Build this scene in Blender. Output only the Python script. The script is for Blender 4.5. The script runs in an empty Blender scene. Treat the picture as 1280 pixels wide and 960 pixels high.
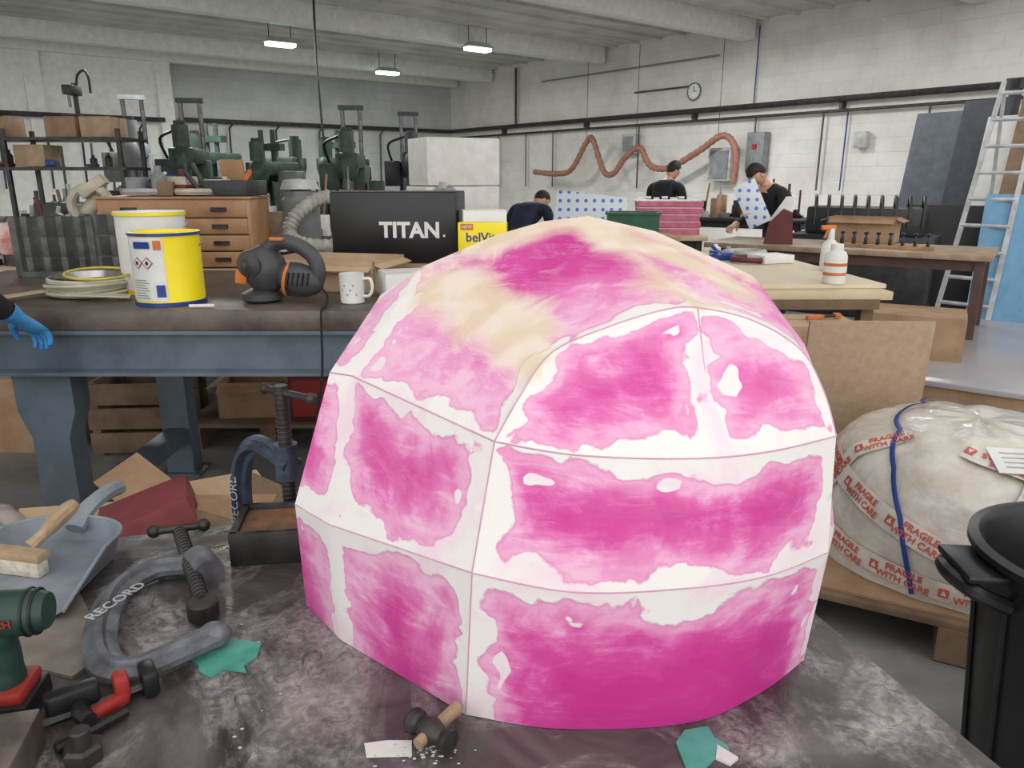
import bpy, bmesh, math, random
from mathutils import Vector, Matrix, Euler, noise
random.seed(7)
sc=bpy.context.scene
try:
    sc.view_settings.view_transform='Standard'
    sc.view_settings.look='None'
except Exception as e: print(e)
def lin(c):
    return tuple(((x/255)/12.92 if x/255<=.04045 else ((x/255+.055)/1.055)**2.4) for x in c)+(1,)
_m={}
def M(name,c,r=.6,m=0,c2=None,sc_=8,bump=0,bs=60,emit=0,trans=0,lo=.35,hi=.65,coat=0):
    if name in _m: return _m[name]
    mt=bpy.data.materials.new(name); mt.use_nodes=True; nt=mt.node_tree; b=nt.nodes['Principled BSDF']
    b.inputs['Base Color'].default_value=lin(c); b.inputs['Roughness'].default_value=r; b.inputs['Metallic'].default_value=m
    if coat: b.inputs['Coat Weight'].default_value=coat
    tc=nt.nodes.new('ShaderNodeTexCoord')
    if c2 is None: c2=tuple(int(x*.82) for x in c)
    n=nt.nodes.new('ShaderNodeTexNoise'); n.inputs['Scale'].default_value=sc_; n.inputs['Detail'].default_value=8; n.inputs['Roughness'].default_value=.65
    nt.links.new(tc.outputs['Object'],n.inputs['Vector'])
    rp=nt.nodes.new('ShaderNodeValToRGB'); rp.color_ramp.elements[0].position=lo; rp.color_ramp.elements[1].position=hi
    rp.color_ramp.elements[0].color=lin(c2); rp.color_ramp.elements[1].color=lin(c)
    nt.links.new(n.outputs['Fac'],rp.inputs['Fac']); nt.links.new(rp.outputs['Color'],b.inputs['Base Color'])
    if bump:
        n2=nt.nodes.new('ShaderNodeTexNoise'); n2.inputs['Scale'].default_value=bs; n2.inputs['Detail'].default_value=4
        nt.links.new(tc.outputs['Object'],n2.inputs['Vector'])
        bp=nt.nodes.new('ShaderNodeBump'); bp.inputs['Strength'].default_value=bump; bp.inputs['Distance'].default_value=.01
        nt.links.new(n2.outputs['Fac'],bp.inputs['Height']); nt.links.new(bp.outputs['Normal'],b.inputs['Normal'])
    if emit:
        b.inputs['Emission Color'].default_value=lin(c); b.inputs['Emission Strength'].default_value=emit
    if trans: b.inputs['Transmission Weight'].default_value=trans
    _m[name]=mt; return mt

def euler_m(r): return Euler([math.radians(a) for a in r]).to_matrix().to_4x4()
class B:
    def __init__(s,name): s.name=name; s.v=[]; s.f=[]; s.mi=[]; s.mats=[]
    def m(s,mat):
        if mat not in s.mats: s.mats.append(mat)
        return s.mats.index(mat)
    def add(s,vs,fs,mat,T=None):
        o=len(s.v); k=s.m(mat)
        for v in vs:
            v=Vector(v)
            s.v.append(tuple(T@v) if T is not None else tuple(v))
        for f in fs: s.f.append([i+o for i in f]); s.mi.append(k)
    def bm(s,bm,mat,T=None):
        bm.verts.index_update()
        s.add([v.co.copy() for v in bm.verts],[[v.index for v in f.verts] for f in bm.faces],mat,T); bm.free()
    def box(s,c,d,mat,rot=(0,0,0),bev=0.0,taper=None):
        bm=bmesh.new(); bmesh.ops.create_cube(bm,size=1)
        for v in bm.verts:
            k=1.0
            if taper is not None and v.co.z>0: k=taper
            v.co=Vector((v.co.x*d[0]*k,v.co.y*d[1]*k,v.co.z*d[2]))
        if bev: bmesh.ops.bevel(bm,geom=list(bm.edges),offset=bev,segments=2,profile=.5,affect='EDGES')
        s.bm(bm,mat,Matrix.Translation(c)@euler_m(rot)); return s
    def tube(s,pts,r,mat,seg=8,flat=1.0,closed=False,up=None,caps=True):
        pts=[Vector(p) for p in pts]; n=len(pts)
        rs=r if isinstance(r,(list,tuple)) else [r]*n
        vs=[];fs=[]
        prev=None
        for i,p in enumerate(pts):
            if closed: t=pts[(i+1)%n]-pts[i-1]
            else: t=(pts[min(i+1,n-1)]-pts[max(i-1,0)])
            if t.length<1e-9: t=Vector((0,0,1))
            t.normalize()
            if up is not None: a=Vector(up)
            elif prev is None: a=Vector((0,0,1)) if abs(t.z)<.9 else Vector((1,0,0))
            else: a=prev
            a=(a-t*a.dot(t)); 
            if a.length<1e-6: a=t.orthogonal()
            a.normalize(); prev=a; b=t.cross(a)
            for k in range(seg):
                an=2*math.pi*(k+.5)/seg
                vs.append(p+(a*math.cos(an)+b*math.sin(an)*flat)*rs[i])
        for i in range(n if closed else n-1):
            j=(i+1)%n
            for k in range(seg):
                k2=(k+1)%seg
                fs.append([i*seg+k,j*seg+k,j*seg+k2,i*seg+k2][::-1])
        if caps and not closed:
            fs.append(list(range(seg))[::1]); fs.append([(n-1)*seg+k for k in range(seg)][::-1])
        s.add(vs,fs,mat); return s
    def cyl(s,p0,p1,r,mat,r1=None,seg=20):
        return s.tube([p0,p1],[r,r if r1 is None else r1],mat,seg)
    def lathe(s,prof,mat,c=(0,0,0),seg=32,a0=0,a1=360,rot=(0,0,0)):
        vs=[];fs=[];full=abs(a1-a0)>=360; n=seg if full else seg+1; L=len(prof)
        for k in range(n):
            a=math.radians(a0+(a1-a0)*k/seg)
            for (r,z) in prof: vs.append((r*math.cos(a),r*math.sin(a),z))
        for k in range(seg):
            k2=(k+1)%n
            for i in range(L-1): fs.append([k*L+i,k2*L+i,k2*L+i+1,k*L+i+1])
        s.add(vs,fs,mat,Matrix.Translation(c)@euler_m(rot)); return s
    def can(s,c,r,h,mat,seg=24,bev=.003):
        return s.lathe([(0,0),(r-bev,0),(r,bev),(r,h-bev),(r-bev,h),(0,h)],mat,c,seg)
    def poly(s,pts,th,mat,T=None):
        n=len(pts); vs=[(p[0],p[1],0) for p in pts]+[(p[0],p[1],th) for p in pts]
        fs=[list(range(n))[::-1],[n+i for i in range(n)]]+[[i,(i+1)%n,n+(i+1)%n,n+i] for i in range(n)]
        s.add(vs,fs,mat,T); return s
    def ell(s,c,r,mat,rot=(0,0,0),seg=20,fn=None):
        bm=bmesh.new(); bmesh.ops.create_uvsphere(bm,u_segments=seg,v_segments=max(8,seg*2//3),radius=1)
        for v in bm.verts:
            q=v.co.copy()
            if fn: q=fn(q)
            v.co=Vector((q.x*r[0],q.y*r[1],q.z*r[2]))
        s.bm(bm,mat,Matrix.Translation(c)@euler_m(rot)); return s
    def torus(s,c,R,r,mat,rot=(0,0,0),seg=28,ts=8):
        T=Matrix.Translation(c)@euler_m(rot)
        return s.tube([T@Vector((R*math.cos(2*math.pi*i/seg),R*math.sin(2*math.pi*i/seg),0)) for i in range(seg)],r,mat,ts,closed=True)
    def text(s,t,size,mat,T,ex=.0006,al='CENTER',bold=0):
        cu=bpy.data.curves.new('t','FONT'); cu.body=t; cu.size=size; cu.extrude=ex; cu.align_x=al; cu.align_y='CENTER'; cu.resolution_u=3; cu.offset=bold
        ob=bpy.data.objects.new('t',cu); sc.collection.objects.link(ob); bpy.context.view_layer.update()
        me=bpy.data.meshes.new_from_object(ob.evaluated_get(bpy.context.evaluated_depsgraph_get()))
        s.add([v.co.copy() for v in me.vertices],[list(p.vertices) for p in me.polygons],mat,T)
        bpy.data.objects.remove(ob); bpy.data.curves.remove(cu); bpy.data.meshes.remove(me); return s
    def done(s,loc=(0,0,0),rz=0,ang=35,smooth=True):
        me=bpy.data.meshes.new(s.name); me.from_pydata(s.v,[],s.f); 
        for mt in s.mats: me.materials.append(mt)
        for p,k in zip(me.polygons,s.mi): p.material_index=k; p.use_smooth=smooth
        me.update()
        if smooth:
            try: me.set_sharp_from_angle(angle=math.radians(ang))
            except Exception as e: print('sharp',e)
        ob=bpy.data.objects.new(s.name,me); ob.location=loc; ob.rotation_euler=(0,0,math.radians(rz))
        sc.collection.objects.link(ob); return ob
def facing(loc,n,upv=(0,0,1)):
    n=Vector(n).normalized(); u=Vector(upv); x=u.cross(n)
    if x.length<1e-5: x=Vector((1,0,0))
    x.normalize(); y=n.cross(x)
    R=Matrix((x,y,n)).transposed().to_4x4(); return Matrix.Translation(loc)@R

# ---------- palette
card=M('cardboard',(172,142,112),.85,c2=(146,116,88),sc_=5)
card2=M('cardboard_pale',(196,170,140),.85,c2=(172,144,114),sc_=5)
wood=M('wood',(172,132,94),.6,c2=(136,100,68),sc_=6)
dwood=M('dull_wood',(132,108,86),.8,c2=(100,80,62),sc_=6)
ply=M('plywood',(206,188,160),.6,c2=(186,164,132),sc_=4)
steel=M('steel',(120,122,124),.35,.9,c2=(80,80,80),sc_=14)
dsteel=M('dark_steel',(74,72,72),.45,.5,c2=(48,44,42),sc_=12)
black=M('black_plastic',(26,26,28),.4)
dark=M('dark_paint',(54,56,58),.5,c2=(36,36,38))
white=M('white_paint',(230,230,226),.5,c2=(212,212,208))
grey=M('grey_paint',(140,144,144),.5,c2=(112,116,116))
lgrey=M('light_grey',(188,190,188),.5)
green=M('machine_green',(66,88,76),.5,c2=(44,60,52))
bluegrey=M('blue_grey_steel_paint',(100,114,126),.5,c2=(74,86,98),sc_=5,lo=.3,hi=.6)
red=M('red_paint',(168,50,44),.5); redk=M('dark_red',(104,44,46),.6)
yellow=M('yellow',(245,226,20),.4,c2=(238,214,10)); blue=M('blue',(36,66,150),.4); orange=M('orange',(220,124,50),.5)
teal=M('teal',(92,170,154),.6,c2=(66,148,132),sc_=20); gpl=M('green_plastic',(30,90,62),.4)
cream=M('cream',(196,188,166),.5); rubber=M('rubber',(20,20,20),.7)

# ---------- ROOM (local frame at far corner)
C=(-1.7,22,0); RZ=-51.4
def wallmat(name,c,c2):
    mt=M(name,c,.75,c2=c2,sc_=1.2,lo=.25,hi=.6); nt=mt.node_tree; b=nt.nodes['Principled BSDF']
    tc=nt.nodes.new('ShaderNodeTexCoord'); sp=nt.nodes.new('ShaderNodeSeparateXYZ'); ad=nt.nodes.new('ShaderNodeMath'); cb=nt.nodes.new('ShaderNodeCombineXYZ')
    nt.links.new(tc.outputs['Object'],sp.inputs[0]); nt.links.new(sp.outputs[0],ad.inputs[0]); nt.links.new(sp.outputs[1],ad.inputs[1])
    nt.links.new(ad.outputs[0],cb.inputs[0]); nt.links.new(sp.outputs[2],cb.inputs[1])
    br=nt.nodes.new('ShaderNodeTexBrick'); br.inputs['Scale'].default_value=1; br.inputs['Brick Width'].default_value=.45; br.inputs['Row Height'].default_value=.225
    br.inputs['Mortar Size'].default_value=.012; br.inputs['Mortar Smooth'].default_value=.6
    nt.links.new(cb.outputs[0],br.inputs['Vector'])
    bp=nt.nodes.new('ShaderNodeBump'); bp.invert=True; bp.inputs['Strength'].default_value=.4; bp.inputs['Distance'].default_value=.015
    nt.links.new(br.outputs['Fac'],bp.inputs['Height']); nt.links.new(bp.outputs['Normal'],b.inputs['Normal']); return mt
wr=wallmat('painted_block_wall',(222,220,214),(194,190,184)); wb=wallmat('back_wall_paint',(190,192,190),(162,164,164))
B('wall_right').box((10,.15,2.1),(20.6,.3,4.2),wr).done(C,RZ)
B('wall_back').box((-.15,-3.7,2.1),(.3,7.5,4.2),wb).done(C,RZ)
b=B('wall_back_panelled').box((-.0,-14,2.1),(.6,13.1,4.2),white)
for k in range(6): b.box((.33,-7.6-2.4*k,2.1),(.1,.3,4.2),white)
b.done(C,RZ)
cm=M('ceiling_sheet',(206,206,200),.8,c2=(176,176,170),sc_=1)
b=B('ceiling'); 
b.box((7.5,-10,4.16),(15.6,20.5,.1),cm)
for k in range(26): b.box((.3+k*.6,-10,4.09),(.06,20.4,.05),cm)
b.done(C,RZ)
for i,x in enumerate((.35,1.9,5.9,9.6,13.4)):
    B('trim_%d'%(i+1)).box((x,-10.1,3.95),(.3,20,.36),white,bev=.01).done(C,RZ)
fm=M('concrete_floor',(150,150,148),.7,c2=(112,110,106),sc_=1.6,bump=.15,bs=40)
B('floor').box((0,11,-.05),(36,32,.1),fm).done()
pipe=M('pipe_grey',(84,86,88),.5,.2)
b=B('wall_conduit')
b.tube([(.15,-.14,2.65),(19.5,-.14,2.65)],.05,dsteel,10); b.tube([(.15,-.12,2.47),(19.5,-.12,2.47)],.026,dsteel,8)
b.tube([(4,-.1,3.6),(9,-.1,3.6)],.018,grey); b.box((7.6,-.06,3.12),(1.4,.03,.03),dark)
for x in (1,2.3,3.4,4.4,7.1,9.9,11.2,12.9):
    b.tube([(x,-.1,2.47),(x,-.1,1.2)],.016,pipe,6)
for x in (9.8,): b.tube([(x,-.06,4.0),(x,-.06,2.65)],.012,blue,6)
for x in (11.6,): b.tube([(x,-.06,2.5),(x,-.06,1.2)],.012,blue,6)
for x in (2.5,5.5,8.5,11.5,14.5,17.5): b.box((x,-.07,2.6),(.05,.14,.2),dsteel)
b.tube([(3.0,-.1,4),(3.0,-.1,2.7)],.03,dsteel,8)
b.done(C,RZ)
b=B('wall_conduit'); 
b.tube([(.12,-.1,2.65),(.12,-7.3,2.65)],.05,dsteel,10); b.tube([(.5,-7.7,2.6),(.5,-20,2.6)],.05,dsteel,10)
for y in (-1.2,-2.2,-3.1,-3.9,-5,-6.1): b.tube([(.12,y,2.65),(.12,y-.12,2.5),(.12,y-.15,1.2)],.022,dsteel,6)
for y in (-8.1,-8.7,-9.2,-9.8,-10.6,-11.4): b.tube([(.5,y,2.6),(.5,y-.12,2.4),(.5,y-.15,1.2)],.022,dsteel,6)
b.done(C,RZ)
b=B('wall_clock').lathe([(0,0),(.15,0),(.165,.03),(.15,.05),(.145,.03),(0,.03)],white,(0,0,0),28)
b.torus((0,0,.035),.155,.012,dsteel)
b.box((0,.05,.035),(.012,.1,.004),black).box((.035,0,.036),(.07,.01,.004),black)
for k in range(12):
    a=k*math.pi/6; b.box((.125*math.cos(a),.125*math.sin(a),.033),(.012,.012,.003),black)
o=b.done(); o.matrix_world=Matrix.Translation(C)@Matrix.Rotation(math.radians(RZ),4,'Z')@Matrix.Translation((8.42,-.01,3.02))@Matrix.Rotation(math.radians(90),4,'X')
b=B('electrical_cabinet').box((9.3,-.15,1.65),(.5,.26,.6),lgrey,bev=.01).box((9.3,-.29,1.65),(.4,.02,.5),grey).box((10.0,-.12,1.85),(.35,.2,.7),grey,bev=.01).box((10.0,-.235,1.95),(.08,.03,.08),red).done(C,RZ)
b=B('fuse_board').box((6.9,-.12,2.1),(.35,.16,.4),lgrey,bev=.01).box((6.9,-.21,2.1),(.28,.01,.3),grey).box((11.9,-.1,2.0),(.2,.12,.25),lgrey,bev=.01).done(C,RZ)
hose=M('extraction_hose_brown',(166,118,96),.6,c2=(134,90,72),sc_=20)
pts=[(4.2,1.55),(5.0,1.5),(5.5,1.6),(5.95,2.15),(6.15,2.2),(6.5,1.55),(6.8,1.5),(7.1,1.8),(7.5,2.0),(7.8,1.65),(8.3,1.6),(9.0,1.9),(9.5,2.15),(9.8,1.9),(9.8,1.3)]
def cr(P,n):
    P=[Vector(p) for p in P]; out=[]
    for i in range(len(P)-1):
        p0=P[max(i-1,0)];p1=P[i];p2=P[i+1];p3=P[min(i+2,len(P)-1)]
        for k in range(n):
            t=k/n
            out.append(.5*((2*p1)+(p2-p0)*t+(2*p0-5*p1+4*p2-p3)*t*t+(3*p1-p0-3*p2+p3)*t**3))
    out.append(P[-1]); return out
P=cr([(x,-.5,z) for x,z in pts],10)
b=B('extraction_hose').tube(P,[.066 if i%2 else .052 for i in range(len(P))],hose,10)
for x,z in ((5.95,2.2),(7.4,2.0),(9.4,2.15)): b.tube([(x,-.5,z),(x,-.5,3.95)],.006,dsteel,5)
b.done(C,RZ)
gl=M('fluorescent_tube',(190,255,215),.4,emit=7)
for i,(x,y) in enumerate(((-.63,14.8),(-2.8,18),(-4.1,14.3))):
    b=B('ceiling_lamp').box((0,0,.06),(.6,.3,.09),lgrey,bev=.01,taper=.6).box((0,0,-.01),(.5,.2,.06),gl,bev=.01)
    b.tube([(-.2,0,.1),(-.2,0,.42)],.008,dsteel,5).tube([(.2,0,.1),(.2,0,.42)],.008,dsteel,5)
    b.done((x,y,3.69),38)
b=B('hanging_cable').tube(cr([(-2.9,12,4.1),(-2.92,12,3.2),(-2.9,12,2.2),(-2.85,12,1.3),(-2.85,12,.9)],6),.018,black,6).done()
# ---------- TABLE foreground
tt=bpy.data.materials.new('dusty_table_top'); tt.use_nodes=True; nt=tt.node_tree; pb=nt.nodes['Principled BSDF']
tc=nt.nodes.new('ShaderNodeTexCoord')
def nz(scale,det=8,dist=0,ro=.6,mp=None):
    n=nt.nodes.new('ShaderNodeTexNoise'); n.inputs['Scale'].default_value=scale; n.inputs['Detail'].default_value=det; n.inputs['Distortion'].default_value=dist; n.inputs['Roughness'].default_value=ro
    src=tc.outputs['Object']
    if mp:
        mpn=nt.nodes.new('ShaderNodeMapping'); mpn.inputs['Scale'].default_value=mp; mpn.inputs['Rotation'].default_value=(.0,.0,.5); nt.links.new(src,mpn.inputs[0]); src=mpn.outputs[0]
    nt.links.new(src,n.inputs['Vector']); return n
def ramp(src,stops):
    r=nt.nodes.new('ShaderNodeValToRGB'); e=r.color_ramp.elements
    e[0].position=stops[0][0]; e[0].color=stops[0][1]; e[1].position=stops[-1][0]; e[1].color=stops[-1][1]
    for p,c in stops[1:-1]:
        q=e.new(p); q.color=c
    nt.links.new(src,r.inputs['Fac']); return r
def mixc(f,a,b_):
    m=nt.nodes.new('ShaderNodeMix'); m.data_type='RGBA'; nt.links.new(f,m.inputs[0])
    for s_,i in ((a,6),(b_,7)):
        if isinstance(s_,tuple): m.inputs[i].default_value=s_
        else: nt.links.new(s_,m.inputs[i])
    return m.outputs[2]
g=lambda x:(x,x,x,1)
base=ramp(nz(3,8,2.5).outputs['Fac'],[(.32,lin((50,42,42))),(.5,lin((82,74,74))),(.68,lin((106,100,98)))])
dust=ramp(nz(3.6,12,1.6,.72,(1,.6,1)).outputs['Fac'],[(.48,g(0)),(.58,g(.55)),(.68,g(1))])
fine=ramp(nz(38,8,2,.7).outputs['Fac'],[(.35,g(.1)),(.6,g(1))])
mm=nt.nodes.new('ShaderNodeMath'); mm.operation='MULTIPLY'; nt.links.new(dust.outputs[0],mm.inputs[0]); nt.links.new(fine.outputs[0],mm.inputs[1])
nt.links.new(mixc(mm.outputs[0],base.outputs[0],lin((186,183,180))),pb.inputs['Base Color'])
rr=ramp(nz(3,6,3).outputs['Fac'],[(.38,g(.16)),(.62,g(.5))]); nt.links.new(rr.outputs[0],pb.inputs['Roughness'])
bp=nt.nodes.new('ShaderNodeBump'); bp.inputs['Strength'].default_value=.3; bp.inputs['Distance'].default_value=.012
nt.links.new(nz(5,6,2.5).outputs['Fac'],bp.inputs['Height']); nt.links.new(bp.outputs['Normal'],pb.inputs['Normal'])
b=B('work_table').box((-.11,.88,.725),(1.69,1.1,.05),tt,bev=.006)
for x in (-.85,.62):
    for y in (.42,1.34): b.box((x,y,.35),(.08,.08,.7),bluegrey)
b.box((-.11,.42,.66),(1.5,.05,.08),bluegrey).box((-.11,1.34,.66),(1.5,.05,.08),bluegrey)
b.done((0,0,0),16)
# ---------- DOME
pk=bpy.data.materials.new('pink_foam_with_filler'); pk.use_nodes=True; nt=pk.node_tree; pb=nt.nodes['Principled BSDF']; tc=nt.nodes.new('ShaderNodeTexCoord')
def attr(n):
    a=nt.nodes.new('ShaderNodeAttribute'); a.attribute_name=n; return a.outputs['Fac']
def ma(op,a,b_=None,c_=None):
    m=nt.nodes.new('ShaderNodeMath'); m.operation=op
    for i,s_ in enumerate((a,b_,c_)):
        if s_ is None: continue
        if isinstance(s_,(int,float)): m.inputs[i].default_value=s_
        else: nt.links.new(s_,m.inputs[i])
    return m.outputs[0]
n0=nz(7,1,.3,.4).outputs['Fac']; n1=nz(17,2,.5,.4).outputs['Fac']; n2=nz(48,3,.3).outputs['Fac']; n3=nz(5,8,1.2,.65).outputs['Fac']; n4=nz(26,10,2,.75).outputs['Fac']
n5=nz(9,10,2.0,.72,(1,1,2.2)).outputs['Fac']; n6=nz(16,12,1.0,.8,(.5,.5,5)).outputs['Fac']
w=ma('ADD',ma('MULTIPLY',ma('SUBTRACT',n0,.5),.055),ma('MULTIPLY',ma('SUBTRACT',n1,.5),.06)); w=ma('ADD',w,ma('MULTIPLY',ma('SUBTRACT',n2,.5),.014))
d=ma('ADD',attr('seam'),w)
dd=ma('ADD',ma('MULTIPLY',d,attr('deep')),ma('MULTIPLY',ma('SUBTRACT',n3,.5),.15)); dd=ma('ADD',dd,ma('MULTIPLY',ma('SUBTRACT',n5,.5),.17)); dd=ma('ADD',dd,ma('MULTIPLY',ma('SUBTRACT',n6,.5),.10))
pink=ramp(ma('MULTIPLY',dd,5),[(.02,lin((238,190,216))),(.13,lin((232,158,200))),(.26,lin((222,112,178))),(.42,lin((210,70,154))),(.64,lin((198,44,140)))])
sm=ramp(ma('MULTIPLY',ma('ADD',n5,n6),.5),[(.5,g(0)),(.64,g(.6))]); smf=ma('MULTIPLY',sm.outputs[0],ma('SUBTRACT',1.5,attr('deep')))
wm=ramp(ma('MULTIPLY',d,10),[(.18,g(1)),(.205,g(0))])
bl=ramp(ma('SUBTRACT',n1,ma('MULTIPLY',ma('ABSOLUTE',ma('SUBTRACT',attr('seam'),.034)),9)),[(.61,g(0)),(.625,g(.95))])
halo=ramp(ma('MULTIPLY',d,10),[(.19,g(.6)),(.28,g(.45)),(.42,g(0))])
edge=ramp(ma('MULTIPLY',d,10),[(.185,g(0)),(.207,g(.4)),(.235,g(0))])
col=mixc(smf,pink.outputs[0],lin((238,196,218)))
col=mixc(halo.outputs[0],col,lin((235,176,208)))
col=mixc(edge.outputs[0],col,lin((208,110,168)))
whitec=ramp(n3,[(.38,lin((238,212,225))),(.52,lin((235,231,228)))])
col=mixc(ma('MAXIMUM',wm.outputs[0],bl.outputs[0]),col,whitec.outputs[0])
cd=ma('ADD',attr('cream'),ma('MULTIPLY',ma('SUBTRACT',n0,.5),.13)); cd=ma('ADD',cd,ma('MULTIPLY',ma('SUBTRACT',n5,.5),.10))
cmk=ramp(ma('MULTIPLY',cd,10),[(.14,g(.92)),(.32,g(.7)),(.62,g(0))])
col=mixc(cmk.outputs[0],col,mixc(ramp(n1,[(.4,g(0)),(.6,g(1))]).outputs[0],lin((226,208,178)),lin((236,224,206))))
nt.links.new(col,pb.inputs['Base Color']); pb.inputs['Roughness'].default_value=.58
bp=nt.nodes.new('ShaderNodeBump'); bp.inputs['Strength'].default_value=.3; bp.inputs['Distance'].default_value=.005
nt.links.new(ma('ADD',wm.outputs[0],ma('MULTIPLY',n4,.4)),bp.inputs['Height']); nt.links.new(bp.outputs['Normal'],pb.inputs['Normal'])
V=Vector
Z0=.751
R0L=[V((-.325,1.04,Z0)),V((-.251,.948,Z0)),V((-.058,.79,Z0))]
R0F=[V((-.058,.79,Z0)),V((.059,.765,Z0)),V((.218,.775,Z0)),V((.324,.83,Z0)),V((.408,.90,Z0))]
R0B=[V((.408,.90,Z0)),V((.445,.99,Z0)),V((.44,1.12,Z0)),V((.38,1.3,Z0)),V((.26,1.42,Z0)),V((.08,1.46,Z0)),V((-.12,1.42,Z0)),V((-.27,1.32,Z0)),V((-.335,1.18,Z0)),V((-.325,1.04,Z0))]
R1L=[V((-.318,1.004,.94)),V((-.254,.939,.94)),V((-.0465,.775,.958))]
R1F=[V((-.0465,.775,.958)),V((.07,.755,.945)),V((.203,.765,.944)),V((.3075,.80,.94)),V((.403,.858,.94))]
R1B=[V((.403,.858,.94)),V((.450,.96,.94)),V((.455,1.12,.94)),V((.40,1.32,.94)),V((.27,1.45,.94)),V((.08,1.5,.94)),V((-.12,1.46,.94)),V((-.27,1.35,.94)),V((-.335,1.18,.94)),V((-.318,1.004,.94))]
A_=V((-.0204,.816,1.105)); c6=V((.4046,.878,1.09))
R2L=[V((-.263,1.04,1.13)),V((-.227,1.02,1.13)),A_]
R2F=[A_,V((.0716,.788,1.099)),V((.202,.80,1.09)),V((.301,.822,1.09)),c6]
R2B=[c6,V((.435,1.06,1.10)),V((.40,1.25,1.11)),V((.27,1.39,1.12)),V((.08,1.44,1.13)),V((-.1,1.41,1.13)),V((-.21,1.32,1.13)),V((-.265,1.18,1.13)),V((-.263,1.04,1.13))]
Pp=V((.0497,.90,1.192)); Bp=V((.2366,.94,1.241))
arch=[A_,V((.0095,.85,1.15)),Pp,V((.1206,.92,1.22)),V((.192,.93,1.24)),Bp,V((.307,.94,1.225)),V((.369,.93,1.189)),V((.395,.905,1.139)),c6]
L2=V((-.216,1.22,1.215));L3=V((-.1476,1.2,1.262));Lm=V((-.025,1.21,1.313));T1=V((.05,1.21,1.334));T=V((.12,1.2,1.343));S1=V((.225,1.19,1.320));S2=V((.365,1.13,1.258));S3=V((.422,1.05,1.17))
def resamp(P,n):
    L=[0]
    for a,b_ in zip(P,P[1:]): L.append(L[-1]+(b_-a).length)
    out=[]
    for k in range(n+1):
        s_=L[-1]*k/n; i=0
        while i<len(P)-2 and L[i+1]<s_: i+=1
        dl=L[i+1]-L[i]; out.append(P[i].lerp(P[i+1],(s_-L[i])/dl if dl>0 else 0))
    return out
def smooth_to(P,n): return resamp(cr(P,12),n)
verts=[];faces=[];deep=[]
def strip(lo,hi,mv,dp):
    n=len(lo)-1; o=len(verts)
    for j in range(mv+1):
        t=j/mv
        for i in range(n+1):
            verts.append(lo[i].lerp(hi[i],t)); deep.append(dp)
    for j in range(mv):
        for i in range(n):
            a=o+j*(n+1)+i; faces.append([a,a+1,a+n+2,a+n+1])
def seg(P,n):
    out=[]
    for a,b_ in zip(P,P[1:]): out+= [a.lerp(b_,k/n) for k in range(n)]
    return out+[P[-1]]
strip(seg(R0L,18),seg(R1L,18),20,.9); strip(smooth_to(R0F,48),smooth_to(R1F,48),20,1.4); strip(smooth_to(R0B,80),smooth_to(R1B,80),20,.8)
strip(seg(R1L,18),seg(R2L,18),20,.95); strip(smooth_to(R1F,48),smooth_to(R2F,48),18,1.25); strip(smooth_to(R1B,80),smooth_to(R2B,80),20,.8)
archS=resamp(cr(arch,8),48)
strip(smooth_to(R2F,48),archS,18,.95)
strip(seg([R2L[1],A_],28),seg([L3,Pp],28),24,.32)
strip(seg([R2L[0],R2L[1]],6),seg([L2,L3],6),20,.3)
strip(resamp(cr([Pp,arch[3],arch[4],Bp],8),30),seg([L3,Lm,T1,T],10),26,.6)
strip(resamp(cr(arch[5:],8),40),resamp([T,S1,S2,S3,R2B[1]],40),22,.35)
k=R2B
strip(seg([k[8],k[7],k[6],k[5],k[4],k[3],k[2],k[1]],8),seg([L2,L2,L3,Lm,T,S1,S2,S3],8),24,.6)
bseam=[Bp,Bp.lerp(V((.234,.808,1.09)),.5),V((.234,.808,1.09))]
seams=[R1L,cr(R1F,4),cr(R1B,3),R2L,cr(R2F,4),cr(R2B,3),[R0L[2],R1L[2],A_],[R0L[1],R1L[1],R2L[1],L3],cr(arch,3),bseam,[R0F[-1]+V((.02,.01,0)),R1F[-1]+V((.01,0,0)),c6],[L3,L2]]
creams=[[L3,Lm,T],[L3.lerp(Pp,.1),Pp],[T,Bp],[T,S1,S2],[T.lerp(Bp,.3),V((.30,1.06,1.26))]]
def segd(p,a,b_):
    ab=b_-a; t=max(0,min(1,(p-a).dot(ab)/max(ab.length_squared,1e-12))); return (p-(a+ab*t)).length
me=bpy.data.meshes.new('pink_dome'); 
bmx=bmesh.new(); 
lay=bmx.verts.layers.float.new('deep')
vl=[]
for p,dp in zip(verts,deep):
    v=bmx.verts.new(p); v[lay]=dp; vl.append(v)
for f in faces:
    try: bmx.faces.new([vl[i] for i in f])
    except: pass
bmesh.ops.remove_doubles(bmx,verts=bmx.verts,dist=.0004); bmesh.ops.dissolve_degenerate(bmx,dist=1e-5,edges=bmx.edges)
bmesh.ops.recalc_face_normals(bmx,faces=bmx.faces)
ls=bmx.verts.layers.float.new('seam'); lc=bmx.verts.layers.float.new('cream')
wts=[.92,.80,1,1.15,1.0,1,.82,.9,1.05,.95,.8,1.2]
for v in bmx.verts:
    v[ls]=min(min(segd(v.co,a,b_) for a,b_ in zip(S,S[1:]))*w_ for S,w_ in zip(seams,wts))
    v[lc]=min(min(segd(v.co,a,b_) for a,b_ in zip(S,S[1:])) for S in creams)*(1 if v.co.y>.93+(.02 if v.co.x>.2 else 0) or v.co.x<.04 else 3)
bmx.to_mesh(me); bmx.free()
for p in me.polygons: p.use_smooth=True
me.set_sharp_from_angle(angle=math.radians(14))
me.materials.append(pk)
dome=bpy.data.objects.new('pink_dome',me); sc.collection.objects.link(dome)
line=M('panel_line',(214,170,192),.6,c2=(200,144,174))
b=B('panel_lines')
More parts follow.
